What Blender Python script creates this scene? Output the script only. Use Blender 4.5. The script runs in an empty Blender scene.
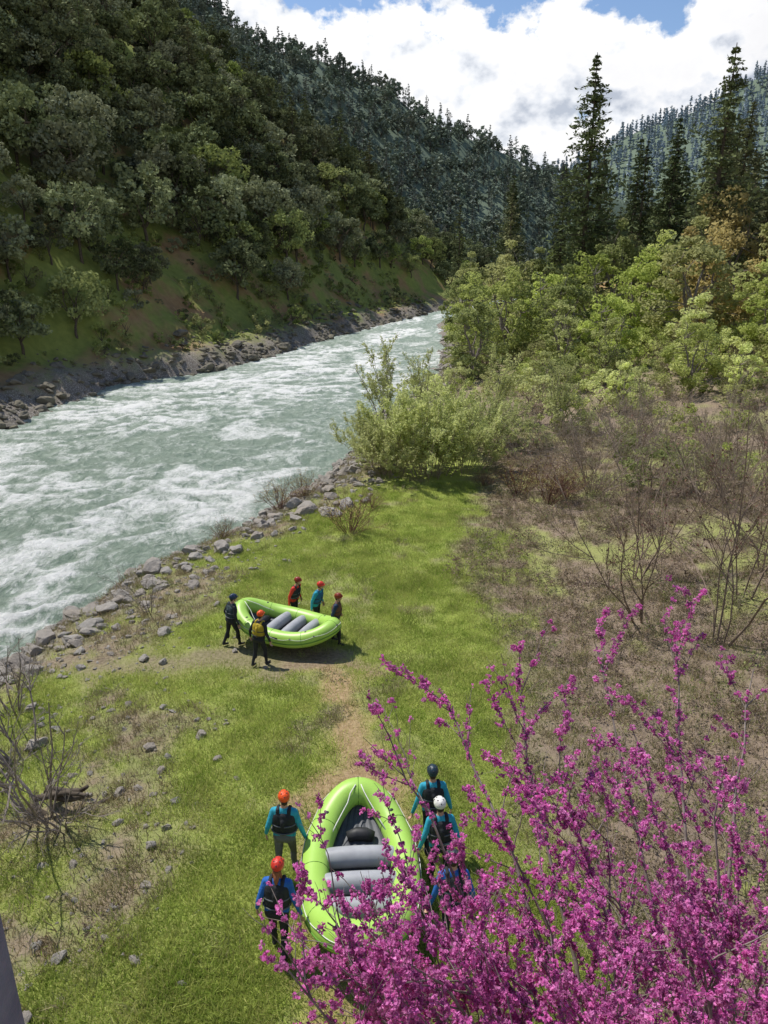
import bpy, math, random
import numpy as np
from mathutils import Vector, Matrix
rad=math.radians
R=np.random.default_rng(7)
scene=bpy.context.scene
# ------------------------------------------------------------ helpers
def _h(ix,iy,s):
    n=(ix.astype(np.int64)*374761393+iy.astype(np.int64)*668265263+s*974711)&0x7fffffff
    n=((n^(n>>13))*1274126177)&0x7fffffff
    n=(n^(n>>16))&0xffff
    return n/65535.0
def vn(x,y,s=0):
    x=np.asarray(x,float);y=np.asarray(y,float)
    ix=np.floor(x);iy=np.floor(y);fx=x-ix;fy=y-iy
    fx=fx*fx*(3-2*fx);fy=fy*fy*(3-2*fy)
    a=_h(ix,iy,s);b=_h(ix+1,iy,s);c=_h(ix,iy+1,s);d=_h(ix+1,iy+1,s)
    return (a*(1-fx)+b*fx)*(1-fy)+(c*(1-fx)+d*fx)*fy
def fbm(x,y,s=0,o=4):
    t=0;a=.5;f=1
    for i in range(o):
        t=t+a*(vn(np.asarray(x)*f,np.asarray(y)*f,s+i*17)-.5);a*=.5;f*=2.03
    return t
def sst(a,b,x):
    t=np.clip((x-a)/(b-a),0,1);return t*t*(3-2*t)

class B:
    def __init__(s): s.v=[];s.f=[];s.m=[];s.n=0
    def add(s,v,f,m=0):
        v=np.asarray(v,float)
        f=[tuple(int(i)+s.n for i in q) for q in f] if not isinstance(f,np.ndarray) else [tuple(q) for q in (f+s.n).tolist()]
        s.v.append(v);s.f+=f;s.m+=[m]*len(f);s.n+=len(v)
    def mesh(s,name,mats,smooth=False):
        me=bpy.data.meshes.new(name)
        V=np.concatenate(s.v) if s.v else np.zeros((0,3))
        me.from_pydata(V.tolist(),[],s.f)
        for m in mats: me.materials.append(m)
        me.polygons.foreach_set('material_index',np.array(s.m,dtype=np.int32))
        if smooth is True: me.polygons.foreach_set('use_smooth',np.ones(len(s.f),dtype=bool))
        elif smooth:
            me.polygons.foreach_set('use_smooth',np.array([m in smooth for m in s.m],dtype=bool))
        me.update();return me
def link(name,me,parent=None,loc=None):
    o=bpy.data.objects.new(name,me);scene.collection.objects.link(o)
    if parent: o.parent=parent
    if loc is not None:o.location=loc
    return o
def empty(name,loc=(0,0,0),rz=0):
    o=link(name,None,loc=loc);o.rotation_euler=(0,0,rz);o.empty_display_size=.1;return o
def tube(b,P,rr,n=5,m=0,closed=False,capped=True):
    P=np.asarray(P,float);k=len(P);rr=np.broadcast_to(np.asarray(rr,float),(k,))
    if closed: T=np.roll(P,-1,0)-np.roll(P,1,0)
    else: T=np.gradient(P,axis=0)
    T/=np.linalg.norm(T,axis=1,keepdims=True)+1e-9
    up=np.array([0,0,1.]) 
    if abs(T[:,2]).mean()>.8: up=np.array([1.,.13,0])
    U=np.cross(T,up);U/=np.linalg.norm(U,axis=1,keepdims=True)+1e-9
    W=np.cross(U,T)
    a=np.arange(n)*2*np.pi/n
    V=P[:,None,:]+rr[:,None,None]*(np.cos(a)[None,:,None]*U[:,None,:]+np.sin(a)[None,:,None]*W[:,None,:])
    kk=k if closed else k-1
    i=np.arange(kk)[:,None];j=np.arange(n)[None,:]
    i2=(i+1)%k;j2=(j+1)%n
    F=np.stack([i*n+j,i*n+j2,i2*n+j2,i2*n+j],-1).reshape(-1,4)
    b.add(V.reshape(-1,3),F,m)
    if not closed and capped and n>3:
        b.f.append(tuple(b.n-k*n+np.arange(n)[::-1]));b.m.append(m)
        b.f.append(tuple(b.n-n+np.arange(n)));b.m.append(m)
def leaves(b,C,size,m=0,up=.0,aspect=1.6,rng=R,D=None):
    C=np.asarray(C,float);k=len(C)
    N=rng.normal(size=(k,3));N[:,2]=N[:,2]+up;N/=np.linalg.norm(N,axis=1,keepdims=True)
    A=rng.normal(size=(k,3)) if D is None else D
    A=A-N*(A*N).sum(1,keepdims=True);A/=np.linalg.norm(A,axis=1,keepdims=True)+1e-9
    Bv=np.cross(N,A)
    s=(np.asarray(size)*rng.uniform(.6,1.3,k))[:,None]
    V=np.stack([C-A*s*aspect*.5,C+Bv*s*.5,C+A*s*aspect*.5,C-Bv*s*.5],1).reshape(-1,3)
    b.add(V,np.arange(4*k).reshape(-1,4),m)
def box(b,c,s,m=0,M=None):
    v=np.array([[x,y,z] for x in(-.5,.5) for y in(-.5,.5) for z in(-.5,.5)])*np.array(s)+np.array(c)
    if M is not None: v=np.array([list(M@Vector(p)) for p in v])
    b.add(v,[(0,1,3,2),(4,6,7,5),(0,4,5,1),(2,3,7,6),(0,2,6,4),(1,5,7,3)],m)
def sphere(b,c,s,m=0,nu=16,nv=10):
    th=np.linspace(0,np.pi,nv+1);ph=np.arange(nu)*2*np.pi/nu
    V=np.stack([np.sin(th)[:,None]*np.cos(ph),np.sin(th)[:,None]*np.sin(ph),np.repeat(np.cos(th)[:,None],nu,1)],-1).reshape(-1,3)*np.array(s)+np.array(c)
    F=[]
    for i in range(nv):
        for j in range(nu):
            j2=(j+1)%nu
            F.append((i*nu+j,(i+1)*nu+j,(i+1)*nu+j2,i*nu+j2))
    b.add(V,F,m)
# ------------------------------------------------------------ materials
def newmat(name):
    m=bpy.data.materials.new(name);m.use_nodes=True
    nt=m.node_tree;return m,nt,nt.nodes['Principled BSDF']
def N(nt,t,**k):
    n=nt.nodes.new(t)
    for a,v in k.items(): setattr(n,a,v)
    return n
def ramp(nt,src,stops):
    r=nt.nodes.new('ShaderNodeValToRGB');e=r.color_ramp.elements
    while len(e)<len(stops): e.new(.5)
    for q,(p,c) in zip(e,stops): q.position=p;q.color=(*c,1)
    nt.links.new(src,r.inputs[0]);return r.outputs[0]
def mixc(nt,f,a,b,mode='MIX'):
    n=nt.nodes.new('ShaderNodeMix');n.data_type='RGBA';n.blend_type=mode
    for s,v in((n.inputs[0],f),(n.inputs[6],a),(n.inputs[7],b)):
        if isinstance(v,(int,float)): s.default_value=v
        elif isinstance(v,tuple): s.default_value=(*v,1)
        else: nt.links.new(v,s)
    return n.outputs[2]
def noise(nt,scale,detail=4,rough=.55,vec=None,dist=0):
    n=N(nt,'ShaderNodeTexNoise');n.inputs['Scale'].default_value=scale
    n.inputs['Detail'].default_value=detail;n.inputs['Roughness'].default_value=rough;n.inputs['Distortion'].default_value=dist
    if vec is not None: nt.links.new(vec,n.inputs['Vector'])
    return n.outputs[0]
def pos(nt): return N(nt,'ShaderNodeNewGeometry').outputs['Position']
def mth(nt,op,a,b=None,clamp=False,c=None):
    n=nt.nodes.new('ShaderNodeMath');n.operation=op;n.use_clamp=clamp
    for s,v in((n.inputs[0],a),(n.inputs[1],b),(n.inputs[2],c)):
        if v is None: continue
        if isinstance(v,(int,float)): s.default_value=v
        else: nt.links.new(v,s)
    return n.outputs[0]
def foliage(name,c1,c2,c3=None,trans=.3,nscale=.9,vlo=.72,vr=.6):
    m,nt,p=newmat(name)
    oi=N(nt,'ShaderNodeObjectInfo')
    n=noise(nt,nscale,1,.6,pos(nt))
    n=ramp(nt,n,[(.35,(0,0,0)),(.65,(1,1,1))])
    col=mixc(nt,n,c1,c2)
    if c3: 
        r=ramp(nt,oi.outputs['Random'],[(.0,(0,0,0)),(.5,(0.15,)*3),(1,(1,1,1))])
        col=mixc(nt,r,col,c3)
    hsv=N(nt,'ShaderNodeHueSaturation')
    nt.links.new(col,hsv.inputs['Color'])
    rnd2=mth(nt,'FRACT',mth(nt,'MULTIPLY',oi.outputs['Random'],7.31))
    nt.links.new(mth(nt,'MULTIPLY_ADD',rnd2,vr,False,vlo),hsv.inputs['Value'])
    col=hsv.outputs[0]
    d=N(nt,'ShaderNodeBsdfDiffuse');nt.links.new(col,d.inputs[0]);out=d.outputs[0]
    if trans>0:
        t=N(nt,'ShaderNodeBsdfTranslucent');nt.links.new(col,t.inputs[0])
        mx=N(nt,'ShaderNodeMixShader');mx.inputs[0].default_value=trans
        nt.links.new(d.outputs[0],mx.inputs[1]);nt.links.new(t.outputs[0],mx.inputs[2]);out=mx.outputs[0]
    nt.links.new(out,nt.nodes['Material Output'].inputs[0]);nt.nodes.remove(p)
    return m
def simple(name,c1,c2,scale=8,rough=.7,bump=0,spec=.4):
    m,nt,p=newmat(name)
    tc=N(nt,'ShaderNodeTexCoord').outputs['Object']
    n=noise(nt,scale,5,.6,tc)
    nt.links.new(ramp(nt,n,[(.3,c1),(.7,c2)]),p.inputs['Base Color'])
    p.inputs['Roughness'].default_value=rough;p.inputs['Specular IOR Level'].default_value=spec
    if bump:
        b=N(nt,'ShaderNodeBump');b.inputs['Strength'].default_value=bump;b.inputs['Distance'].default_value=.03
        nt.links.new(noise(nt,scale*3,4,.6,tc),b.inputs['Height']);nt.links.new(b.outputs[0],p.inputs['Normal'])
    return m
M_bark=simple('bark_dark',(.06,.048,.038),(.14,.115,.09),6,.9,0,.1)
M_barkg=simple('bark_grey',(.15,.12,.105),(.32,.28,.25),9,.9,0,.1)
M_twig=simple('twig_brown',(.15,.11,.085),(.31,.24,.19),5,.9,0,.1)
M_twigp=simple('twig_pale',(.21,.165,.135),(.40,.33,.27),5,.9,0,.1)
M_twigr=simple('twig_red',(.13,.065,.05),(.24,.14,.11),5,.9,0,.1)
M_oak=foliage('oak_leaves',(.08,.10,.042),(.24,.275,.135),(.30,.315,.20),.12,.5,.5,1.0)
M_oakg=foliage('oak_leaves_fresh',(.14,.19,.045),(.33,.39,.12),(.32,.34,.15),.2,.5,.7,.6)
M_oakf=foliage('oak_leaves_haze_tint',(.14,.18,.13),(.20,.24,.18),(.24,.26,.20),0,.2,.7,.6)  # ridge oaks: distance haze painted into the leaf colour
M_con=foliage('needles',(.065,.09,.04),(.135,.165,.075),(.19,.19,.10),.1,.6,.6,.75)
M_conf=foliage('needles_haze_tint',(.11,.145,.125),(.17,.21,.18),(.21,.225,.19),0,.2,.6,.8)  # ridge conifers: paler, bluish base colour stands in for air haze
M_conff=foliage('needles_hazy',(.24,.31,.36),(.30,.37,.42),(.33,.38,.42),0,.1)  # farthest conifers: strong blue haze mixed straight into the needle colour
M_green=foliage('spring_leaves',(.29,.36,.08),(.54,.61,.18),(.48,.52,.19),.45,.8)
M_green2=foliage('olive_leaves',(.21,.25,.085),(.40,.45,.18),(.38,.38,.17),.4,.8)
M_tan=foliage('catkin_leaves',(.38,.31,.12),(.56,.47,.22),(.50,.46,.2),.45,.8)
M_willow=foliage('willow_leaves',(.42,.47,.17),(.66,.70,.31),(.58,.61,.28),.5,1.2)
M_grass=foliage('grass_blades',(.23,.33,.05),(.42,.51,.12),(.50,.48,.18),.4,1.1,.65,.7)
M_dry=foliage('dry_grass',(.26,.20,.12),(.44,.37,.24),(.30,.33,.12),.3,1.5)
M_bram=foliage('bramble_leaves',(.20,.145,.10),(.35,.27,.20),(.24,.28,.10),.3,1.5)
M_bloss=foliage('blossom_pink',(.58,.13,.41),(.84,.34,.67),(.74,.20,.55),.4,7,vlo=.7,vr=.5)
# ------------------------------------------------------------ terrain function
Ry=[-80,0,10,25,30.6,37.6,41.9,52.2,63.9,85,112,151,190,240,320,450,700,2600]
Rx=[-26,-20,-18.5,-14.6,-12.8,-8.3,-6.5,-3.3,-1.7,4.7,7.5,9.5,24,55,95,130,200,620]
Ly=[-80,0,30,59.4,81.7,92.5,124.9,157,180,230,320,450,700,2600]
Lx=[-50,-42,-37,-31.3,-27.9,-19,-8.9,3.3,12,34,75,112,180,590]
def banks(y): return np.interp(y,Ly,Lx),np.interp(y,Ry,Rx)
WZ=-3.5
def H(x,y):
    x=np.asarray(x,float);y=np.asarray(y,float)
    xl,xr=banks(y)
    wob=fbm(x/5,y/5,3,3)*3
    xr=xr+wob*.8;xl=xl+wob
    dR=x-xr;dL=xl-x
    zp=np.interp(y,[-20,0,8,12,20,30,50,100,200,400],[.5,.3,.1,-.2,-1.35,-1.8,-2.1,-1.9,0,6])
    rise=.08*np.clip(x-7,0,None)+.06*np.clip(x-18,0,None)+.38*np.clip(x-42-np.clip((y-250)*.25,0,None),0,330)
    base=-4.2+.55*np.clip(dR,-3,3)+.22*np.clip(dR-3,0,None)
    top=zp+rise
    k=.5;d=top-base
    zR=np.where(d>0,base,top)-k*np.exp(-np.abs(d)/k)*.5
    zR=zR+fbm(x/3,y/3,11,3)*.35+np.clip((x-30)/40,0,1)*fbm(x/30,y/30,21,4)*14
    fall=1-.93*sst(195,300,y)
    hill=np.clip(dL-9,0,None)
    hh=.9*hill*fall; hh=np.where(hh>120,120+(hh-120)*.25,hh)
    zL=-4.2+.6*np.clip(dL,-3,4)+.3*np.clip(dL-4,0,6)+hh
    zL=zL+fbm(x/28,y/28,31,4)*np.clip(dL/30,0,1)*16*fall+fbm(x/2.5,y/2.5,33,3)*np.clip(dL/3,0,1)*1.6
    z=np.maximum(zR,zL)
    zr=np.interp(x,[-700,-400,-200,-100,0,107,180,260,400],[420,310,200,147,97,52,22,-15,-70])
    F=zr-.45*np.abs(y-(520+.15*x))+fbm(x/80,y/80,41,4)*34
    zg=np.interp(x,[-200,0,150,250,342,542,900,1600],[20,40,65,105,160,245,330,420])
    G=zg-.3*np.abs(y-1200)+fbm(x/160,y/160,51,4)*60
    z=np.maximum(z,np.where(y>150,F,-99));z=np.maximum(z,np.where(y>500,G,-99))
    return z
def Hs(x,y): return float(H(np.array([x]),np.array([y]))[0])
def polydist(x,y,pts):
    d=np.full(np.shape(x),1e9)
    for (ax,ay),(bx,by) in zip(pts[:-1],pts[1:]):
        t=np.clip(((x-ax)*(bx-ax)+(y-ay)*(by-ay))/((bx-ax)**2+(by-ay)**2),0,1)
        d=np.minimum(d,np.hypot(x-ax-t*(bx-ax),y-ay-t*(by-ay)))
    return d
def masks(x,y):
    xl,xr=banks(y);dR=x-xr;dL=xl-x
    n=fbm(x/1.6,y/1.6,61,4);n2=fbm(x/5,y/5,67,3);n3=fbm(x/.7,y/.7,69,4)
    gl=np.interp(y,[5,9,12,15.8,20.8,25.7,38,45,60],[-3.6,-3.8,-4.3,-5.2,-6.7,-6.0,-2.4,.8,4])
    gr=np.interp(y,[5,13.6,20.7,29,37.5,48,60],[3.5,3.0,3.9,2.8,5.3,6.5,5])
    g=sst(-1.3,1.3,x-gl+n*5)*sst(-.8,.8,gr-x+n*3.5)*sst(50,44,y+n*6)*sst(-4,1,y)
    g=g*(1-.65*sst(.06,.26,n3+n*.6+n2*.2))
    g=np.maximum(g,.8*sst(-.08,.16,n+n2*.6+n3*.5)*sst(2.5,6,dR)*(x<gl+1))
    g=np.maximum(g,.6*sst(.06,.22,n+n2)*(x>gr)*sst(70,40,y))
    pd=polydist(x,y,[(-.45,12),(-.6,13.5),(-.85,15.5),(-1.1,17.8),(-1.8,19.8)])
    p=sst(1.35,.35,pd+n*1.8+n3*1.8)*.92
    pd2=polydist(x,y,[(-1.9,20.1),(-4,19.7),(-5.7,20.2),(-8.4,19.8),(-10.5,21)])
    p2=sst(1.9,.1,pd2+n*3.2+n3*2.4)*.8
    pd3=polydist(x,y,[(-.6,6),(-.3,9),(-.6,12)])
    p=np.maximum(p,.75*sst(1.2,.2,pd3+n*1.8+n3))
    r=sst(5.0,2.0,dR+n*6)*(dR>-6)+sst(6,2.5,dL+n*6)*(dL>-6)
    r=np.where(y>250,0,r)
    br=sst(-.5,1.2,x-gr+n*3)*sst(90,50,y)
    return g,p,p2,np.clip(r,0,1),br,dL,dR
# ------------------------------------------------------------ terrain mesh
ang=np.concatenate([np.linspace(-56,56,470),np.linspace(56,304,60)[1:-1]])
ang=np.radians(ang);na=len(ang)
rr=[.6]
while rr[-1]<3000: rr.append(rr[-1]*(1.0125 if rr[-1]>5 else 1.06)+.0)
rr=np.array(rr);nr=len(rr)
X=(rr[:,None]*np.sin(ang)[None,:]).ravel();Y=(rr[:,None]*np.cos(ang)[None,:]).ravel()
Z=H(X,Y)
i=np.arange(nr-1)[:,None];j=np.arange(na)[None,:];j2=(j+1)%na
F=np.stack([i*na+j,i*na+j2,(i+1)*na+j2,(i+1)*na+j],-1).reshape(-1,4)[:,::-1]
b=B();b.add(np.stack([X,Y,Z],1),np.ascontiguousarray(F),0)
b.add([[0,0,Hs(0,0)]],[],0)
cidx=b.n-1
for q in range(na): b.f.append((cidx,(q+1)%na,q));b.m.append(0)
g,p,p2,r,br,dL,dR=masks(X,Y)
mt,nt,P=newmat('ground')
ps=pos(nt)
at=N(nt,'ShaderNodeAttribute');at.attribute_name='mk';sep=N(nt,'ShaderNodeSeparateColor');nt.links.new(at.outputs['Color'],sep.inputs[0])
at2=N(nt,'ShaderNodeAttribute');at2.attribute_name='mk2';sep2=N(nt,'ShaderNodeSeparateColor');nt.links.new(at2.outputs['Color'],sep2.inputs[0])
nf=noise(nt,9,6,.65,ps);nm=noise(nt,1.3,5,.6,ps);nb=noise(nt,.12,5,.6,ps);nff=noise(nt,40,4,.7,ps)
dirt=mixc(nt,nf,(.17,.125,.08),(.42,.35,.25))
pebv=N(nt,'ShaderNodeTexVoronoi');pebv.inputs['Scale'].default_value=7;nt.links.new(ps,pebv.inputs['Vector'])
peb=ramp(nt,pebv.outputs['Distance'],[(.0,(.50,.46,.41)),(.3,(.36,.33,.29)),(.55,(.13,.11,.09))])
soil=mixc(nt,ramp(nt,nm,[(.42,(0,0,0)),(.6,(1,1,1))]),dirt,mixc(nt,nf,(.16,.19,.06),(.34,.33,.16)))
gr_=mixc(nt,ramp(nt,nff,[(.3,(0,0,0)),(.7,(1,1,1))]),mixc(nt,ramp(nt,nm,[(.3,(0,0,0)),(.7,(1,1,1))]),(.19,.29,.035),(.36,.44,.08)),mixc(nt,nf,(.25,.32,.06),(.52,.52,.19)))
gpat=noise(nt,.55,6,.7,ps)
gr_=mixc(nt,ramp(nt,gpat,[(.54,(0,0,0)),(.72,(.65,.65,.65))]),gr_,mixc(nt,nf,(.22,.19,.09),(.42,.37,.19)))
pth=mixc(nt,ramp(nt,nf,[(.3,(0,0,0)),(.7,(1,1,1))]),(.24,.15,.08),(.50,.36,.22))
pth2=mixc(nt,ramp(nt,nf,[(.3,(0,0,0)),(.7,(1,1,1))]),(.13,.10,.065),(.36,.29,.21))
brc=mixc(nt,nf,(.17,.125,.09),(.38,.30,.225))
rock=mixc(nt,nf,(.10,.09,.075),(.38,.345,.30))
hillc=mixc(nt,ramp(nt,nb,[(.47,(0,0,0)),(.60,(1,1,1))]),mixc(nt,nm,(.12,.155,.04),(.34,.38,.10)),mixc(nt,nm,(.22,.13,.06),(.42,.29,.15)))
c=mixc(nt,sep2.outputs[1],soil,hillc)
c=mixc(nt,sep2.outputs[0],c,brc)
rk=mixc(nt,mth(nt,'MULTIPLY',pebv.outputs['Distance'],.6),peb,rock)
c=mixc(nt,sep.outputs[2],c,rk)
c=mixc(nt,sep.outputs[0],c,gr_)
c=mixc(nt,sep.outputs[1],c,pth)
c=mixc(nt,at.outputs['Alpha'],c,pth2)
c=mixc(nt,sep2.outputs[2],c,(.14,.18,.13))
nt.links.new(c,P.inputs['Base Color']);P.inputs['Roughness'].default_value=.95;P.inputs['Specular IOR Level'].default_value=.1
bp=N(nt,'ShaderNodeBump');bp.inputs['Strength'].default_value=.8;bp.inputs['Distance'].default_value=.1
hh_=mth(nt,'ADD',nf,mth(nt,'MULTIPLY',nff,.4));nt.links.new(hh_,bp.inputs['Height']);nt.links.new(bp.outputs[0],P.inputs['Normal'])
me=b.mesh('terrain',[mt],True)
def cattr(me,name,cols):
    a=me.attributes.new(name,'FLOAT_COLOR','POINT');a.data.foreach_set('color',np.asarray(cols,dtype=np.float32).ravel())
o1=lambda a:np.append(a,0)
cattr(me,'mk',np.stack([o1(g),o1(p),o1(r),o1(p2)],1))
hm=sst(3,8,dL);hm=np.maximum(hm,sst(20,45,X)*.9);hm=np.maximum(hm,sst(90,130,Y))
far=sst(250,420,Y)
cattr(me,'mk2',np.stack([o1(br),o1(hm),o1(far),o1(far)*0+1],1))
link('terrain',me)
# ------------------------------------------------------------ water
ys=np.concatenate([np.arange(-40,15,1.2),np.arange(15,110,.26),np.arange(110,262,.7)])
NW=170;tt=np.linspace(0,1,NW)
xl,xr=banks(ys)
Xw=(xl-4)[:,None]*(1-tt)+(xr+4)[:,None]*tt;Yw=np.repeat(ys[:,None],NW,1)
u=tt[None,:]*27+fbm(Xw/6,Yw/9,71,3)*5;v=Yw*.9+fbm(Xw/5,Yw/7,73,3)*5
rp=.35+.65*sst(-.14,.10,fbm(u/7,v/12,75,3))
w1=1-np.abs(fbm(u/1.7,v/1.5,77,4))*4.5;w2=fbm(Xw*1.3,Yw*1.5,79,3);w3=fbm(Xw*.45,Yw*.6,85,3)
Zw=WZ+rp*(.22*w1-.15)+.2*w2+.25*w3
foam=np.clip((w1-.35)*1.1,0,1)*rp+np.clip(w2*2.0,0,.6)*rp
foam+=.45*sst(.0,.2,fbm(u/3,v/6,83,4))
edge=np.minimum(tt,1-tt)[None,:]
foam=foam*sst(.02,.16,edge)
b=B();nn=len(ys)
i=np.arange(nn-1)[:,None];j=np.arange(NW-1)[None,:]
b.add(np.stack([Xw,Yw,Zw],-1).reshape(-1,3),np.stack([i*NW+j,i*NW+j+1,(i+1)*NW+j+1,(i+1)*NW+j],-1).reshape(-1,4),0)
mw,nt,P=newmat('river_water');ps=pos(nt)
at=N(nt,'ShaderNodeAttribute');at.attribute_name='foam'
mp=N(nt,'ShaderNodeMapping');mp.inputs['Scale'].default_value=(1,.6,1);mp.inputs['Rotation'].default_value=(0,0,.25);nt.links.new(ps,mp.inputs[0])
n1=noise(nt,1.7,7,.78,mp.outputs[0],.8);n2=noise(nt,6.5,5,.8,mp.outputs[0],.5)
fo=mth(nt,'ADD',mth(nt,'MULTIPLY',at.outputs['Fac'],.34),mth(nt,'ADD',mth(nt,'MULTIPLY',n1,.60),mth(nt,'MULTIPLY',n2,.46)))
fr=ramp(nt,fo,[(.58,(0,0,0)),(.68,(.42,.42,.42)),(.82,(1,1,1))])
wc=mixc(nt,ramp(nt,n1,[(.35,(0,0,0)),(.65,(1,1,1))]),(.20,.28,.21),(.43,.51,.41))
nt.links.new(mixc(nt,fr,wc,(.93,.94,.91)),P.inputs['Base Color'])
rg=ramp(nt,fo,[(.55,(.36,)*3),(.8,(.7,)*3)]);nt.links.new(rg,P.inputs['Roughness']);P.inputs['Specular IOR Level'].default_value=.38
bp=N(nt,'ShaderNodeBump');bp.inputs['Strength'].default_value=1;bp.inputs['Distance'].default_value=.4
nt.links.new(mth(nt,'ADD',n1,mth(nt,'MULTIPLY',n2,.5)),bp.inputs['Height']);nt.links.new(bp.outputs[0],P.inputs['Normal'])
me=b.mesh('river',[mw],True)
a=me.attributes.new('foam','FLOAT','POINT');a.data.foreach_set('value',foam.astype(np.float32).ravel())
link('river_water',me)
# ------------------------------------------------------------ scatter
def coll(name,objs):
    c=bpy.data.collections.new(name)
    for k,me in enumerate(objs):
        o=bpy.data.objects.new(f'{name}_v{k}',me);c.objects.link(o)
    return c
def scatter(name,P,rot,scl,cl,nv,parent=None,idx=None):
    P=np.asarray(P,float);k=len(P)
    me=bpy.data.meshes.new(name);me.vertices.add(k);me.vertices.foreach_set('co',P.astype(np.float32).ravel())
    a=me.attributes.new('rot','FLOAT_VECTOR','POINT');a.data.foreach_set('vector',np.asarray(rot,dtype=np.float32).ravel())
    a=me.attributes.new('scl','FLOAT_VECTOR','POINT');a.data.foreach_set('vector',np.asarray(scl,dtype=np.float32).ravel())
    if idx is None: idx=R.integers(0,nv,k)
    a=me.attributes.new('idx','INT','POINT');a.data.foreach_set('value',np.asarray(idx,dtype=np.int32))
    o=link(name,me,parent)
    ng=bpy.data.node_groups.new(name+'_gn','GeometryNodeTree')
    ng.interface.new_socket('Geometry',in_out='INPUT',socket_type='NodeSocketGeometry')
    ng.interface.new_socket('Geometry',in_out='OUTPUT',socket_type='NodeSocketGeometry')
    gi=ng.nodes.new('NodeGroupInput');go=ng.nodes.new('NodeGroupOutput')
    ip=ng.nodes.new('GeometryNodeInstanceOnPoints');ci=ng.nodes.new('GeometryNodeCollectionInfo')
    ci.inputs['Collection'].default_value=cl;ci.inputs['Separate Children'].default_value=True;ci.inputs['Reset Children'].default_value=True
    def na_(n,t):
        q=ng.nodes.new('GeometryNodeInputNamedAttribute');q.data_type=t;q.inputs['Name'].default_value=n
        return [s for s in q.outputs if s.enabled and s.name=='Attribute'][0]
    L=ng.links.new
    L(gi.outputs[0],ip.inputs['Points']);L(ci.outputs[0],ip.inputs['Instance']);ip.inputs['Pick Instance'].default_value=True
    L(na_('idx','INT'),ip.inputs['Instance Index']);L(na_('rot','FLOAT_VECTOR'),ip.inputs['Rotation']);L(na_('scl','FLOAT_VECTOR'),ip.inputs['Scale'])
    L(ip.outputs[0],go.inputs[0])
    md=o.modifiers.new('inst','NODES');md.node_group=ng
    return o
def zrot(k,tilt=0): return np.stack([R.normal(0,tilt,k) if tilt else np.zeros(k),R.normal(0,tilt,k) if tilt else np.zeros(k),R.uniform(0,6.283,k)],1)
def uni(s,jit=.12): 
    s=np.asarray(s)[:,None]*np.ones((1,3));s[:,:2]*=R.uniform(1-jit,1+jit,(len(s),1));return s
# ------------------------------------------------------------ plant generators
def curvepts(p,q,bow,n,rng):
    p=np.array(p,float);q=np.array(q,float);t=np.linspace(0,1,n)[:,None]
    L=np.linalg.norm(q-p)
    off=rng.normal(size=3)*bow*L
    P=p+(q-p)*t+off*np.sin(t*np.pi)+rng.normal(size=(n,3))*L*.012*np.sin(t*np.pi)
    return P
def oak(seed,hgt=9,w=4.2,ncl=34,nl=85,ls=.34,mat=None,bark=None,open_=.0,low=.28,crc=1.0,pointy=.35):
    rng=np.random.default_rng(seed);b=B()
    C=[]
    while len(C)<ncl:
        d=rng.normal(size=3);d/=np.linalg.norm(d)
        rr=rng.uniform(.45,1)**.6
        q=np.array([d[0]*w*rr,d[1]*w*rr,hgt*(low+.5*(1-low))+d[2]*hgt*.5*(1-low)*rr])
        q[:2]*=1-pointy*max(0,(q[2]/hgt-.5))*2.
        q+=rng.normal(size=3)*.09*w
        C.append(q)
    C=np.array(C)
    lean=rng.normal(size=2)*.12*w/4
    tb=[0,0,-.06*hgt];tm=[lean[0],lean[1],hgt*.25]
    tube(b,curvepts(tb,tm,.04,5,rng),np.linspace(.24,.16,5)*hgt/9,6,0)
    limbs=[]
    for k in range(6):
        a=k*1.047+rng.uniform(-.3,.3)
        q=np.array([math.cos(a)*w*.45,math.sin(a)*w*.45,hgt*rng.uniform(.45,.75)])
        P=curvepts(tm,q,.08,6,rng);tube(b,P,np.linspace(.12,.04,6)*hgt/9,5,0,capped=False);limbs.append(P)
    LP=np.concatenate(limbs)
    for c in C:
        s=LP[np.argmin(((LP-c)**2).sum(1))]
        tube(b,curvepts(s,c,.08,4,rng),np.linspace(.04,.012,4)*hgt/9,3,0,capped=False)
    for c in C:
        rc=rng.uniform(.6,1.4)*w/4.2*crc
        n=int(nl*rng.uniform(.6,1.2));D=rng.normal(size=(n,3));D/=np.linalg.norm(D,axis=1,keepdims=True)
        Q=c+D*(rng.uniform(.3,1,n)**.5)[:,None]*rc*np.array([1,1,.75])
        leaves(b,Q,ls,1,.5,1.4,rng)
    return b.mesh('tree',[bark or M_bark,mat or M_oak])
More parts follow.
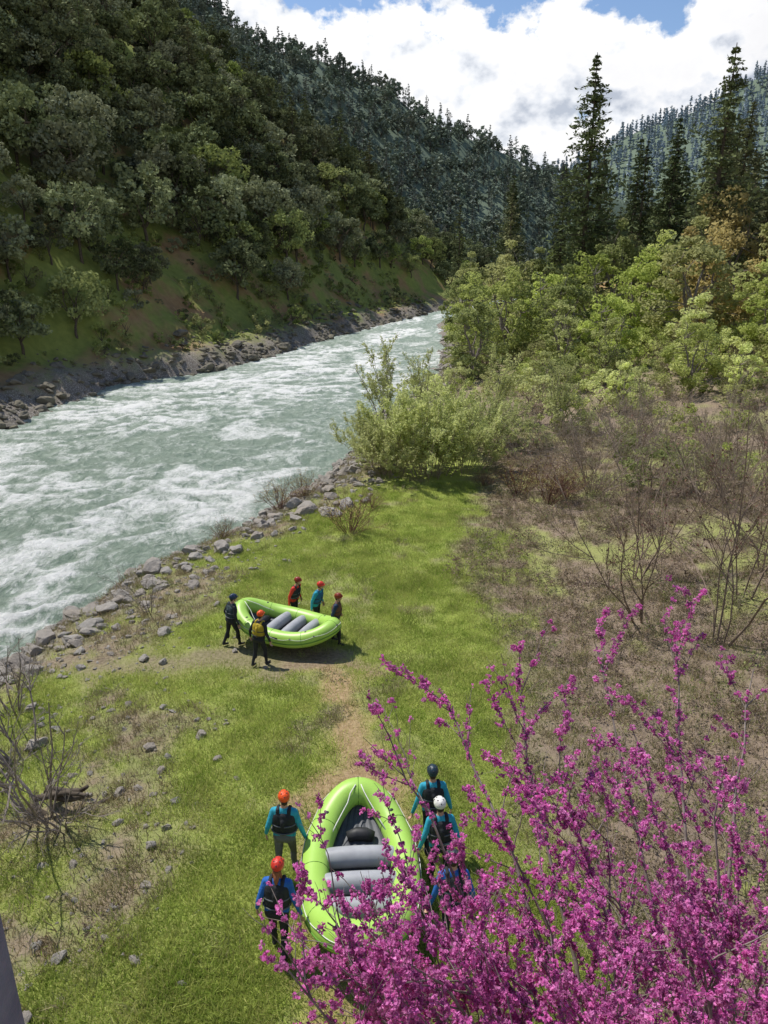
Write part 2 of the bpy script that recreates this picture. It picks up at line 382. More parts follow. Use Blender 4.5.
def conifer(seed,hgt=22,w=3.2,lev=34,nb_=6,nl=8,ls=.5,mat=None,bare=.12,irr=.25,droop=.25):
    rng=np.random.default_rng(seed);b=B()
    zz=np.linspace(-.8,hgt,9);px=np.cumsum(rng.normal(0,.05,9));py=np.cumsum(rng.normal(0,.05,9))
    px-=px[0];py-=py[0]
    tube(b,np.stack([px,py,zz],1),np.linspace(.34,.03,9)*hgt/22,6,0)
    secw=1+.35*np.sin(rng.uniform(0,6)+np.arange(lev)*.55)*rng.uniform(.3,1,lev)
    for L in range(lev):
        t=bare+(1-bare)*(L+rng.uniform(-.3,.3))/lev;t=min(max(t,bare),.995)
        z=t*hgt;prof=(w*(1-t)**.7*min(1,(t-bare)*5+.4)+.12)*(1+(secw[L]-1)*irr*2)
        x0=np.interp(z,zz,px);y0=np.interp(z,zz,py)
        for k in range(nb_):
            if rng.random()<.15: continue
            a=rng.uniform(0,6.283);ln=prof*rng.uniform(1-irr*1.8,1+irr)
            d=np.array([math.cos(a),math.sin(a),0]);up=rng.uniform(-.1,.3)*(1 if t>.5 else .4)
            tip=np.array([x0,y0,z])+d*ln+np.array([0,0,ln*(up-droop)])
            s=np.array([x0,y0,z]);mid=(s+tip)/2+np.array([0,0,ln*.08])
            if ln>1: tube(b,np.array([s,mid,tip]),[.05,.035,.012],3,0,capped=False)
            n=max(2,int(nl*(.4+ln/w)))
            u=rng.uniform(.25,1.02,n)[:,None]
            Q=s*(1-u)**2+2*mid*u*(1-u)+tip*u*u+rng.normal(size=(n,3))*np.array([.13,.13,.08])*ln*.9
            D=np.tile(d+np.array([0,0,.05]),(n,1))+rng.normal(size=(n,3))*.6
            leaves(b,Q,ls*(.6+.4*ln/w),1,.9,2.2,rng,D)
    return b.mesh('conifer',[M_bark,mat or M_con])
def grow(b,p,d,L,r,lev,rng,tips,up=.12,wig=.18,nch=5,ang=.6,ratio=.55,n=6,m=0,start=.25,sides=4):
    P=[np.array(p,float)];d=np.array(d,float);d/=np.linalg.norm(d);dd=[d]
    for k in range(n):
        d=d+rng.normal(size=3)*wig+np.array([0,0,up]);d/=np.linalg.norm(d)
        P.append(P[-1]+d*L/n);dd.append(d)
    P=np.array(P);tube(b,P,np.linspace(r,r*.35,n+1),sides if lev>1 else 3,m,capped=False)
    tips.append((lev,P))
    if lev>0:
        for k in range(nch):
            t=rng.uniform(start,.95)*n;i=int(t);q=P[i]+(P[min(i+1,n)]-P[i])*(t-i)
            s=rng.normal(size=3);s-=dd[i]*s.dot(dd[i]);s/=np.linalg.norm(s)
            a=ang*rng.uniform(.6,1.3);nd=dd[i]*math.cos(a)+s*math.sin(a)
            grow(b,q,nd,L*ratio*rng.uniform(.6,1.2)*(1.15-.5*t/n),r*.5,lev-1,rng,tips,up,wig,nch,ang,ratio,max(3,n-2),m,start,sides)
def shrub(seed,h=2.5,stems=14,spread=.6,lev=2,nch=5,mat=M_twig,lmat=None,ls=.06,lden=0,r=.018,ratio=.5,up=.05,wig=.12,n=6,asp=1.8,bspr=.12):
    rng=np.random.default_rng(seed);b=B();tips=[]
    for k in range(stems):
        a=rng.uniform(0,6.283);s=rng.uniform(.1,1)*spread
        grow(b,[math.cos(a)*bspr*h*s,math.sin(a)*bspr*h*s,-.1],[math.cos(a)*s,math.sin(a)*s,1],h*rng.uniform(.65,1.1),r*rng.uniform(.7,1.2),lev,rng,tips,up,wig,nch,.55,ratio,n)
    if lden:
        Q=[]
        for lv,P in tips:
            if lv<lev or lev==0:
                k=rng.poisson(lden*np.linalg.norm(P[-1]-P[0])) ;
                if k: 
                    t=rng.uniform(0,len(P)-1.001,k);i=t.astype(int);f=(t-i)[:,None]
                    Q.append(P[i]*(1-f)+P[i+1]*f+rng.normal(size=(k,3))*ls*.8)
        leaves(b,np.concatenate(Q),ls,1,.3,asp,rng)
    return b.mesh('shrub',[mat,lmat or M_willow])
def jgrid(x0,x1,y0,y1,s):
    xs=np.arange(x0,x1,s);yy=np.arange(y0,y1,s);A,Bq=np.meshgrid(xs,yy)
    A=A.ravel()+R.uniform(-.45,.45,A.size)*s;Bq=Bq.ravel()+R.uniform(-.45,.45,Bq.size)*s
    return A,Bq
# near left hillside
oaks=[oak(100+k,9,4.0+.4*(k%3),28+4*(k%3),75,.36,mat=M_oakg if k==4 else M_oak) for k in range(5)]
cons=[conifer(200+k,20,3.0+.4*(k%3),28,6,7,.5) for k in range(4)]
ch=coll('src_hill',oaks+cons)
x,y=jgrid(-190,75,38,300,4.8)
xl,xr=banks(y);dl=xl-x;cl_=fbm(x/14,y/14,91,3)
keep=(dl>11+cl_*28)&(R.random(len(x))<.9)&((cl_>-.2)|(dl>26))
x=x[keep];y=y[keep];z=H(x,y);dl=dl[keep]
pc=np.clip(.04+.26*sst(25,85,z)+.20*sst(160,230,y),0,.45)
isC=R.random(len(x))<pc
fresh=R.random(len(x))<.10+.20*sst(30,10,dl)
idx=np.where(isC,5+R.integers(0,4,len(x)),np.where(fresh,4,R.integers(0,4,len(x))))
sc=np.where(isC,R.uniform(.4,.9,len(x)),R.uniform(.5,1.3,len(x))*np.clip(.55+dl/50,.6,1))
scatter('hillside_forest',np.stack([x,y,z-.3],1),zrot(len(x),.04),uni(sc),ch,9,idx=idx)
scr=[oak(130+k,2.2,1.3,12,40,.18,mat=[M_oak,M_oakg,M_green2,M_oakg][k],low=.0) for k in range(4)]
cs=coll('src_scrub',scr)
x,y=jgrid(-75,20,45,190,1.9);xl,xr=banks(y);dl=xl-x
keep=(dl>5)&(dl<32)&(R.random(len(x))<.45);x=x[keep];y=y[keep]
scatter('hillside_scrub',np.stack([x,y,H(x,y)-.1],1),zrot(len(x)),uni(R.uniform(.25,1.3,len(x))**1.3),cs,4)
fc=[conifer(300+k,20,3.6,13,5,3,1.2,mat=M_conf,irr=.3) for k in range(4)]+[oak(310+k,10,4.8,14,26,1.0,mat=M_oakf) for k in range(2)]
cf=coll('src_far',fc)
x,y=jgrid(-330,330,265,640,6.6);z=H(x,y)
xl,xr=banks(y)
keep=((x<xl-4)|(x>xr+4))&(R.random(len(x))<.9)
x=x[keep];y=y[keep];z=z[keep];isC=R.random(len(x))<.55
idx=np.where(isC,R.integers(0,4,len(x)),4+R.integers(0,2,len(x)))
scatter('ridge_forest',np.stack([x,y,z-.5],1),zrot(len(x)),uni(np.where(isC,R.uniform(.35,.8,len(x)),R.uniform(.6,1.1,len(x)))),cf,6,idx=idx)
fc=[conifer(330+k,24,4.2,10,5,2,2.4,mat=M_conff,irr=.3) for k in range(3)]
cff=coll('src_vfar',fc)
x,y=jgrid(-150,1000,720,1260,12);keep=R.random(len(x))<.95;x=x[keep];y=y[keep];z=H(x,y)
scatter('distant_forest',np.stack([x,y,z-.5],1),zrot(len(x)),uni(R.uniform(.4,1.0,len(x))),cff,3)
x,y=jgrid(34,230,105,300,6);z=H(x,y);xl,xr=banks(y)
keep=(x>xr+8)&(x>44)&(R.random(len(x))<.85);x=x[keep];y=y[keep];z=z[keep]
isC=R.random(len(x))<.6
idx=np.where(isC,5+R.integers(0,4,len(x)),R.integers(0,5,len(x)))
scatter('right_bank_forest',np.stack([x,y,z-.3],1),zrot(len(x),.03),uni(np.where(isC,R.uniform(.6,1.1,len(x)),R.uniform(.7,1.3,len(x)))),ch,9,idx=idx)
# hero pines
pine=[conifer(400,32,5.2,58,7,20,.34,bare=.2,irr=.4,droop=.12),conifer(401,30,5.0,54,7,19,.34,bare=.13,irr=.38,droop=.18),conifer(402,24,2.8,36,5,11,.36,bare=.3,irr=.45)]
for (x,y,k,s) in [(25.5,101,0,1.02),(37,90,1,1.0),(40.5,97,1,.82),(27,120,2,.9),(31.5,118,2,1.0),(17,108,2,.8),(20,125,1,.75),(35,110,2,.95),(44,100,0,.78),(47,96,2,1.05),(13.5,140,2,.85),(24,150,1,.75),(33,135,2,.8),(42,118,1,.85),(48,112,0,.7),(39,125,1,.8),(52,104,1,.75),(29,108,2,.7),(45,108,2,1.0)]:
    o=link('pine_tree',pine[k],loc=(x,y,Hs(x,y)-.2));o.scale=(s,s,s);o.rotation_euler=(0,0,R.uniform(0,6))
gt=[oak(500,10,3.0,60,95,.2,M_green,M_barkg,low=.05,crc=1.0,pointy=.6),oak(501,10,3.4,60,95,.2,M_green,M_barkg,low=.02,crc=.9,pointy=.5),oak(502,10,3.0,56,95,.2,M_green2,M_barkg,low=.05,crc=1.0,pointy=.6),oak(503,10,3.6,50,90,.2,M_tan,M_barkg,low=.15,crc=.95,pointy=.45),oak(504,10,2.8,46,80,.2,M_willow,M_barkg,low=.1,crc=.95,pointy=.6)]
for (x,y,h,k) in [(9,76,9.5,2),(13.5,84,10,0),(19,80,11,2),(24,88,11.5,1),(30,76,12,2),(36,70,11,0),(26,64,8,4),(41,80,14,2),(33,58,8.5,1),(19.5,66,6,4),(13.5,64,4.6,4),(41,61,10.5,0),(16,100,12,2),(30,100,13,2),(11.5,110,10,2),(22,112,12,2),(49,75,13,1),(37.5,87,15,3),(46,84,14.5,3),(26,54,5,4),(29,48,4.5,4),(36,50,7,2),(18,56,4,4),(22,74,8,1),(17,72,7,4),(14,125,11,2),(43,70,12.5,1),(27,82,10,0),(34,66,9,0),(11,92,10,0),(34,80,12,3),(39,73,11,2),(20,92,10,1),(28,94,13,2),(36,100,12,0),(31,52,6.5,1),(37,56,8,0),(24,58,6,1)]:
    o=link('riverside_tree',gt[k],loc=(x,y,Hs(x,y)-.2));s=h/10;o.scale=(s*R.uniform(.95,1.25),s*R.uniform(.95,1.25),s*R.uniform(.9,1.1));o.rotation_euler=(0,0,R.uniform(0,6))
th=[oak(540+k,3.4,2.1,24,64,.15,[M_green,M_willow,M_green2][k],M_twig,low=-.05,crc=1.0) for k in range(3)]+[shrub(545+k,3.4,14,.7,2,5,M_twigp,M_bram,.08,1.2,.02,.5,.03,.13,4) for k in range(2)]
ct=coll('src_thicket',th)
x,y=jgrid(4,66,50,128,2.4);xl,xr=banks(y);tn=fbm(x/8,y/8,201,3)
keep=(x>xr+3.5)&(R.random(len(x))<.2+.55*sst(54,70,y+tn*20));x=x[keep];y=y[keep];tn=tn[keep]
gi_=R.random(len(x))<.3+.45*sst(52,64,y+x*.12+tn*20)
scatter('riverside_thicket',np.stack([x,y,H(x,y)-.15],1),zrot(len(x)),uni(R.uniform(.4,1.05,len(x))),ct,5,idx=np.where(gi_,R.integers(0,3,len(x)),R.integers(3,5,len(x))))
x,y=jgrid(6,40,34,56,2.0);tn=fbm(x/6,y/6,203,3)
keep=(x>8+tn*10)&(R.random(len(x))<.5);x=x[keep];y=y[keep]
gi_=R.random(len(x))<.2+.35*sst(14,30,x)
scatter('brush_thicket',np.stack([x,y,H(x,y)-.1],1),zrot(len(x)),uni(R.uniform(.4,.85,len(x))),ct,5,idx=np.where(gi_,R.integers(0,3,len(x)),R.integers(3,5,len(x))))
# willow
wil=[shrub(600+k,5.0,60,.85,2,6,M_twigp,M_willow,.075,15,.016,.36,.03,.055,asp=2.8,bspr=.3) for k in range(2)]
for (x,y,s,k) in [(2.6,42.0,1.0,0),(.5,42.6,.78,1),(4.8,43,.85,1),(-.4,44.5,.55,0),(7,48,.7,1)]:
    o=link('willow_shrub',wil[k],loc=(x,y,Hs(x,y)));o.scale=(s,s,s);o.rotation_euler=(0,0,R.uniform(0,6))
sm=shrub(522,6.0,8,.30,2,8,M_barkg,M_willow,.10,9,.045,.36,.05,.09)
for (x,y,s) in [(.1,57,1.0),(3.2,60,.75),(8.5,56,.8),(12,52,.7)]:
    o=link('young_alder_tree',sm,loc=(x,y,Hs(x,y)));o.scale=(s,s,s);o.rotation_euler=(0,0,R.uniform(0,6))
bs=[shrub(620+k,5.2,15,.85,3,5,M_twigp,None,.05,0,.026,.5,.02,.15) for k in range(3)]
for (x,y,s,k) in [(11,37.5,.95,0),(8.6,39.5,.75,1),(13.5,39,.85,2),(15.5,34,.7,0),(16,46,.8,1),(20,42,.8,2)]:
    o=link('bare_shrub',bs[k],loc=(x,y,Hs(x,y)));o.scale=(s,s,s*R.uniform(.85,1.05));o.rotation_euler=(0,0,R.uniform(0,6))
rs=[shrub(630+k,2.1,34,1.0,2,5,M_twigr,M_tan,.05,1.5,.014,.45,.02,.14) for k in range(2)]
for (x,y,s,k) in [(-1.6,32.4,1.0,0),(8.3,36,1.1,1),(7.2,38,1.0,0),(9.4,36.6,.9,0),(-5.6,38,.8,1),(-4.4,39.5,.7,0),(5.6,40,.5,1),(-13,52,.5,1),(-7.6,33,.5,0),(-.6,36,.45,1)]:
    o=link('dry_bush',rs[k],loc=(x,y,Hs(x,y)));o.scale=(s,s,s);o.rotation_euler=(0,0,R.uniform(0,6))
sp=[shrub(640+k,7.4,[4,5,3][k],.40,3,6,M_twig,M_twigr,.06,.5,.042,.5,.05,.15) for k in range(3)]
for (x,y,s,k) in [(8.6,22.5,.8,0),(10.3,20.5,1.0,1),(12.4,23.5,1.05,2),(11.4,17.5,.8,2),(14.5,26,.95,1),(9.6,26,.7,0)]:
    o=link('bare_sapling',sp[k],loc=(x,y,Hs(x,y)));o.scale=(s,s,s);o.rotation_euler=(R.normal(0,.06),R.normal(0,.06),R.uniform(0,6))
ls_=[shrub(650+k,3.4,8,.85,3,4,M_barkg,None,.05,0,.035,.5,.03,.15) for k in range(2)]
for (x,y,s,k) in [(-7.4,13.1,1.0,0),(-6.7,12.6,.6,1),(-9,15.5,.9,1),(-8.6,24.5,.5,0),(-10.5,18,.8,0)]:
    o=link('leafless_bush',ls_[k],loc=(x,y,Hs(x,y)));o.scale=(s,s,s);o.rotation_euler=(0,0,R.uniform(0,6))
# brambles
br_=[shrub(660+k,1.1,16,1.9,1,4,M_twigp,M_bram,.055,9,.008,.5,-.14,.18,5) for k in range(3)]
cb=coll('src_bramble',br_)
x,y=jgrid(2,30,8,50,.68);g,p,p2,r,brm,dl,dr=masks(x,y)
keep=(brm>.55)&(R.random(len(x))<.8*np.clip(1.35-y/60,.3,1))&(fbm(x/3,y/3,95,2)>-.16);x=x[keep];y=y[keep]
scatter('bramble_thicket',np.stack([x,y,H(x,y)-.05],1),zrot(len(x),.1),uni(R.uniform(.35,.95,len(x))),cb,3)
x,y=jgrid(-12,3,6,46,.75);g,p,p2,r,brm,dl,dr=masks(x,y)
keep=(g<.65)&(dr>2)&(brm<.5)&(R.random(len(x))<.45);x=x[keep];y=y[keep]
scatter('dry_weeds',np.stack([x,y,H(x,y)-.03],1),zrot(len(x),.1),uni(R.uniform(.2,.55,len(x))),cb,3)
# grass
def gclump(seed,mat,n=46,h=.12,sp=.24):
    rng=np.random.default_rng(seed);b=B()
    c=rng.normal(0,sp,(n,2));a=rng.uniform(0,6.283,n);hh=h*rng.uniform(.5,1.3,n);w=.009*rng.uniform(.7,1.4,n);ln=rng.normal(0,.5,(n,2))*hh[:,None]
    base=np.stack([c[:,0],c[:,1],-.02*np.ones(n)],1);dx=np.stack([np.cos(a),np.sin(a),0*a],1)*w[:,None]
    tip=base+np.stack([ln[:,0],ln[:,1],hh],1)
    V=np.stack([base-dx,base+dx,tip],1).reshape(-1,3)
    b.add(V,np.arange(3*n).reshape(-1,3),0);return b.mesh('grass',[mat])
cg=coll('src_grass',[gclump(k,M_grass) for k in range(4)]);cd=coll('src_dry',[gclump(10+k,M_dry,30,.2,.14) for k in range(3)])
n=40000
yy=6.5+(R.random(n)**1.6)*34;xx=R.uniform(-11,6,n)
g,p,p2,r,brm,dl,dr=masks(xx,yy)
keep=(R.random(n)<g*1.1-.1)&(R.random(n)>p*1.0)&(R.random(n)>p2*1.2);xx=xx[keep];yy=yy[keep]
sv=R.uniform(.4,1.0,len(xx))*(1+1.6*np.clip(fbm(xx/1.2,yy/1.2,97,3),0,1))
scatter('meadow_grass',np.stack([xx,yy,H(xx,yy)],1),zrot(len(xx)),uni(sv),cg,4)
n=22000
yy=6.5+(R.random(n)**1.3)*45;xx=R.uniform(-14,20,n)
g,p,p2,r,brm,dl,dr=masks(xx,yy)
keep=(R.random(n)<.82-g)&(dr>1.5)&(R.random(n)>p2*1.2);xx=xx[keep];yy=yy[keep]
scatter('dry_grass',np.stack([xx,yy,H(xx,yy)],1),zrot(len(xx)),uni(R.uniform(.5,1.3,len(xx))),cd,3)
# ------------------------------------------------------------ rocks
def rockmat(name,c1,c2,c3):
    m,nt,P=newmat(name)
    oi=N(nt,'ShaderNodeObjectInfo');tc=N(nt,'ShaderNodeTexCoord').outputs['Object'];n1=noise(nt,2.2,7,.65,tc);
    c=mixc(nt,n1,c1,c2);c=mixc(nt,mth(nt,'MULTIPLY',oi.outputs['Random'],.7),c,c3)
    nt.links.new(c,P.inputs['Base Color']);P.inputs['Roughness'].default_value=.85;P.inputs['Specular IOR Level'].default_value=.2
    bp=N(nt,'ShaderNodeBump');bp.inputs['Strength'].default_value=.6;bp.inputs['Distance'].default_value=.1;nt.links.new(noise(nt,6,6,.7,tc),bp.inputs['Height']);nt.links.new(bp.outputs[0],P.inputs['Normal'])
    return m
mr=rockmat('river_rock',(.13,.12,.105),(.48,.45,.41),(.28,.24,.20))
mrd=rockmat('bank_rock',(.07,.062,.05),(.28,.255,.21),(.17,.155,.10))
import bmesh
from mathutils import noise as mn
def rockmesh(seed,sub=3,mat=None):
    rng=np.random.default_rng(seed);bm=bmesh.new();bmesh.ops.create_icosphere(bm,subdivisions=sub,radius=1)
    pl=[(Vector(rng.normal(size=3)).normalized(),rng.uniform(.5,.85)) for _ in range(13)]
    off=Vector(rng.uniform(0,50,3));S=(1,rng.uniform(.6,.9),rng.uniform(.4,.7))
    for v in bm.verts:
        c=v.co.copy()
        for nrm,dd in pl:
            k=c.dot(nrm)
            if k>dd: c-=nrm*(k-dd)*.95
        c+=c.normalized()*(mn.fractal(c*1.6+off,1,2,4)*.16)
        v.co=Vector((c.x*S[0],c.y*S[1],c.z*S[2]))
    me=bpy.data.meshes.new('rock');bm.to_mesh(me);bm.free();me.materials.append(mat or mr);return me
cr=coll('src_rock',[rockmesh(k) for k in range(7)])
crd=coll('src_rockd',[rockmesh(30+k,3,mrd) for k in range(7)])
def lognorm(m,s,n): return np.exp(R.normal(math.log(m),s,n))
n=17000
yy=8+(R.random(n)**1.2)*120;dr=R.uniform(-.8,8,n);xx=banks(yy)[1]+dr
keep=R.random(n)<np.exp(-np.abs(dr-1.6)/2.4)*.9;xx=xx[keep];yy=yy[keep]
sc=np.clip(lognorm(.125,.68,len(xx)),.04,.8)
scatter('shore_rocks',np.stack([xx,yy,H(xx,yy)+sc*.15],1),R.uniform(-.5,.5,(len(xx),3))+np.stack([0*xx,0*xx,R.uniform(0,6,len(xx))],1),uni(sc),cr,7)
n=11000
yy=R.uniform(35,190,n);dl=R.uniform(-1.5,9,n);xx=banks(yy)[0]-dl
keep=R.random(n)<np.exp(-np.abs(dl-1)/2.4)*(.35+.65*sst(-.1,.12,fbm(xx/6,yy/6,211,3)));xx=xx[keep];yy=yy[keep]
sc=np.clip(lognorm(.26,.6,len(xx)),.08,1.3)
scatter('bank_boulders',np.stack([xx,yy,H(xx,yy)+sc*.05],1),R.uniform(-.4,.4,(len(xx),3))+np.stack([0*xx,0*xx,R.uniform(0,6,len(xx))],1),uni(sc),crd,7)
n=1100
yy=R.uniform(7,34,n);xx=R.uniform(-11,-3.0,n);g,p,p2,r,brm,dl,dr=masks(xx,yy);keep=(dr>1)&(g<.85);xx=xx[keep];yy=yy[keep]
sc=np.clip(lognorm(.06,.6,len(xx)),.03,.22)
scatter('scattered_stones',np.stack([xx,yy,H(xx,yy)+sc*.1],1),zrot(len(xx),.3),uni(sc),cr,7)
for (x,y,s) in [(-3.9,36.5,.75),(-4.8,38,.6),(-5.6,36.2,.5),(-3.2,40,.7),(-9.5,27.5,.55),(-7.2,31,.6),(-8.2,30,.4),(-3.6,43,.8),(-2.4,44.5,.7),(-6.1,34.8,.55),(-5.9,13.6,.2),(-5.5,12.4,.16),(-3.9,14.5,.14),(-4.4,34.6,.5),(-5.9,32.2,.45),(-10.6,25.6,.5)]:
    o=link('boulder',rockmesh(int(x*10+900)),loc=(x,y,Hs(x,y)+s*.2));o.scale=(s,s,s);o.rotation_euler=(0,0,R.uniform(0,6))
b=B();rg=np.random.default_rng(3)
for k in range(4):
    tube(b,curvepts([rg.uniform(-.8,-.3),rg.uniform(-.3,.3),.1+.1*k],[rg.uniform(.3,1),rg.uniform(-.3,.3),.15+.12*k],.1,8,rg),np.linspace(.13,.06,8)*(1-.15*k),8)
link('driftwood_log',b.mesh('log',[M_bark],True),loc=(-7.0,13.3,Hs(-7.0,13.3)))
# ------------------------------------------------------------ redbud
rng=np.random.default_rng(42)
root=np.array([3.1,3.0,Hs(3.1,3.0)])
T=[(.05,5.9,6.2),(.6,6.75,6.1),(1.4,6.9,6.25),(2.2,6.9,6.6),(3.1,7,6.5),(3.9,6.9,6.3),(4.9,6.8,5.9),(-.6,3.5,6.2),(-.4,4.3,5.7),(.14,5,5.5),(1.0,5.5,5.7),(1.6,5.6,6.0),(2.4,6.1,6.2),(2.9,5.3,6.2),(1.84,4.6,6.0),(1.2,4.3,5.8),(.5,3.8,5.8),(2.2,4.0,6.1),(0,3.35,5.9),(1.34,3.4,6.0),(2.1,3.2,6.1),(3.6,4.5,6.3),(3.2,3.4,6.4),(4.5,5.5,6.0),(4.5,4,5.9),
 (-.15,4.5,5.6),(.0,4.0,5.9),(-.3,3.7,6.0),(-.5,3.9,5.9),(.2,3.6,6.1),(.55,4.2,5.7)]
T=[np.array(t) for t in T]
ext=[]
for k in range(18):
    a,c=rng.choice(np.arange(11,25),2,replace=False)
    if np.linalg.norm(T[a]-T[c])<2.6: ext.append((T[a]+T[c])/2+rng.normal(size=3)*np.array([.2,.2,.35])-np.array([0,0,.3]))
b=B();tips=[]
stems=[]
for k in range(5):
    a=k*1.25;q=root+np.array([math.cos(a)*.5-.5,math.sin(a)*.5+.3,2.2+rng.uniform(-.3,.4)])
    P=curvepts(root-np.array([0,0,.2]),q,.06,7,rng);tube(b,P,np.linspace(.1,.055,7),7,0);stems.append(P)
for t in T+ext:
    best=min(stems,key=lambda s:np.linalg.norm(s[-1][:2]-t[:2])+rng.uniform(0,.5));s=best[-1]
    n=12;u=np.linspace(0,1,n)[:,None]
    ctrl=s+(t-s)*.45+np.array([0,0,.5])+rng.normal(size=3)*.25
    P=s*(1-u)**2+2*ctrl*u*(1-u)+t*u*u+rng.normal(size=(n,3))*.025
    tube(b,P,np.linspace(.034,.006,n),5,0,capped=False)
    tips.append((1,P[6:]))
    for k in range(13):
        tt_=rng.uniform(.38,1)*(n-1);i=min(int(tt_),n-2);q=P[i]+(P[i+1]-P[i])*(tt_-i)
        dd=P[i+1]-P[i];dd/=np.linalg.norm(dd);sd=rng.normal(size=3);sd-=dd*sd.dot(dd);sd/=np.linalg.norm(sd)
        nd=dd*.85+sd*.65+np.array([-.12,.10,.0])
        grow(b,q,nd,rng.uniform(.4,1.0),.008,1,rng,tips,.02,.11,4,.6,.42,6)
rb=empty('redbud_tree')
link('branches',b.mesh('redbud_branches',[M_barkg],True),rb)
Q=[];
for lv,P in tips:
    if rng.random()<.14: continue
    L=np.linalg.norm(np.diff(P,axis=0),axis=1).sum();n=max(2,int(L/.040*rng.uniform(.15,1.05)))
    t=np.sort(rng.uniform(.15,len(P)-1.001,n));i=t.astype(int);f=(t-i)[:,None]
    Q.append(P[i]*(1-f)+P[i+1]*f+rng.normal(size=(n,3))*.008)
Q=np.concatenate(Q)
def blossom(seed):
    rg=np.random.default_rng(seed);b=B();n=rg.integers(5,9)
    for k in range(n):
        d=rg.normal(size=3);d/=np.linalg.norm(d);c=d*rg.uniform(.012,.03)
        leaves(b,c+rg.normal(size=(4,3))*.004,.0175,0,0,1.3,rg,np.tile(d,(4,1))+rg.normal(size=(4,3))*.4)
    return b.mesh('blossom',[M_bloss])
cbm=coll('src_blossom',[blossom(k) for k in range(6)])
scatter('blossoms',Q,R.uniform(0,6.28,(len(Q),3)),uni(R.uniform(.7,1.4,len(Q))),cbm,6,parent=rb)
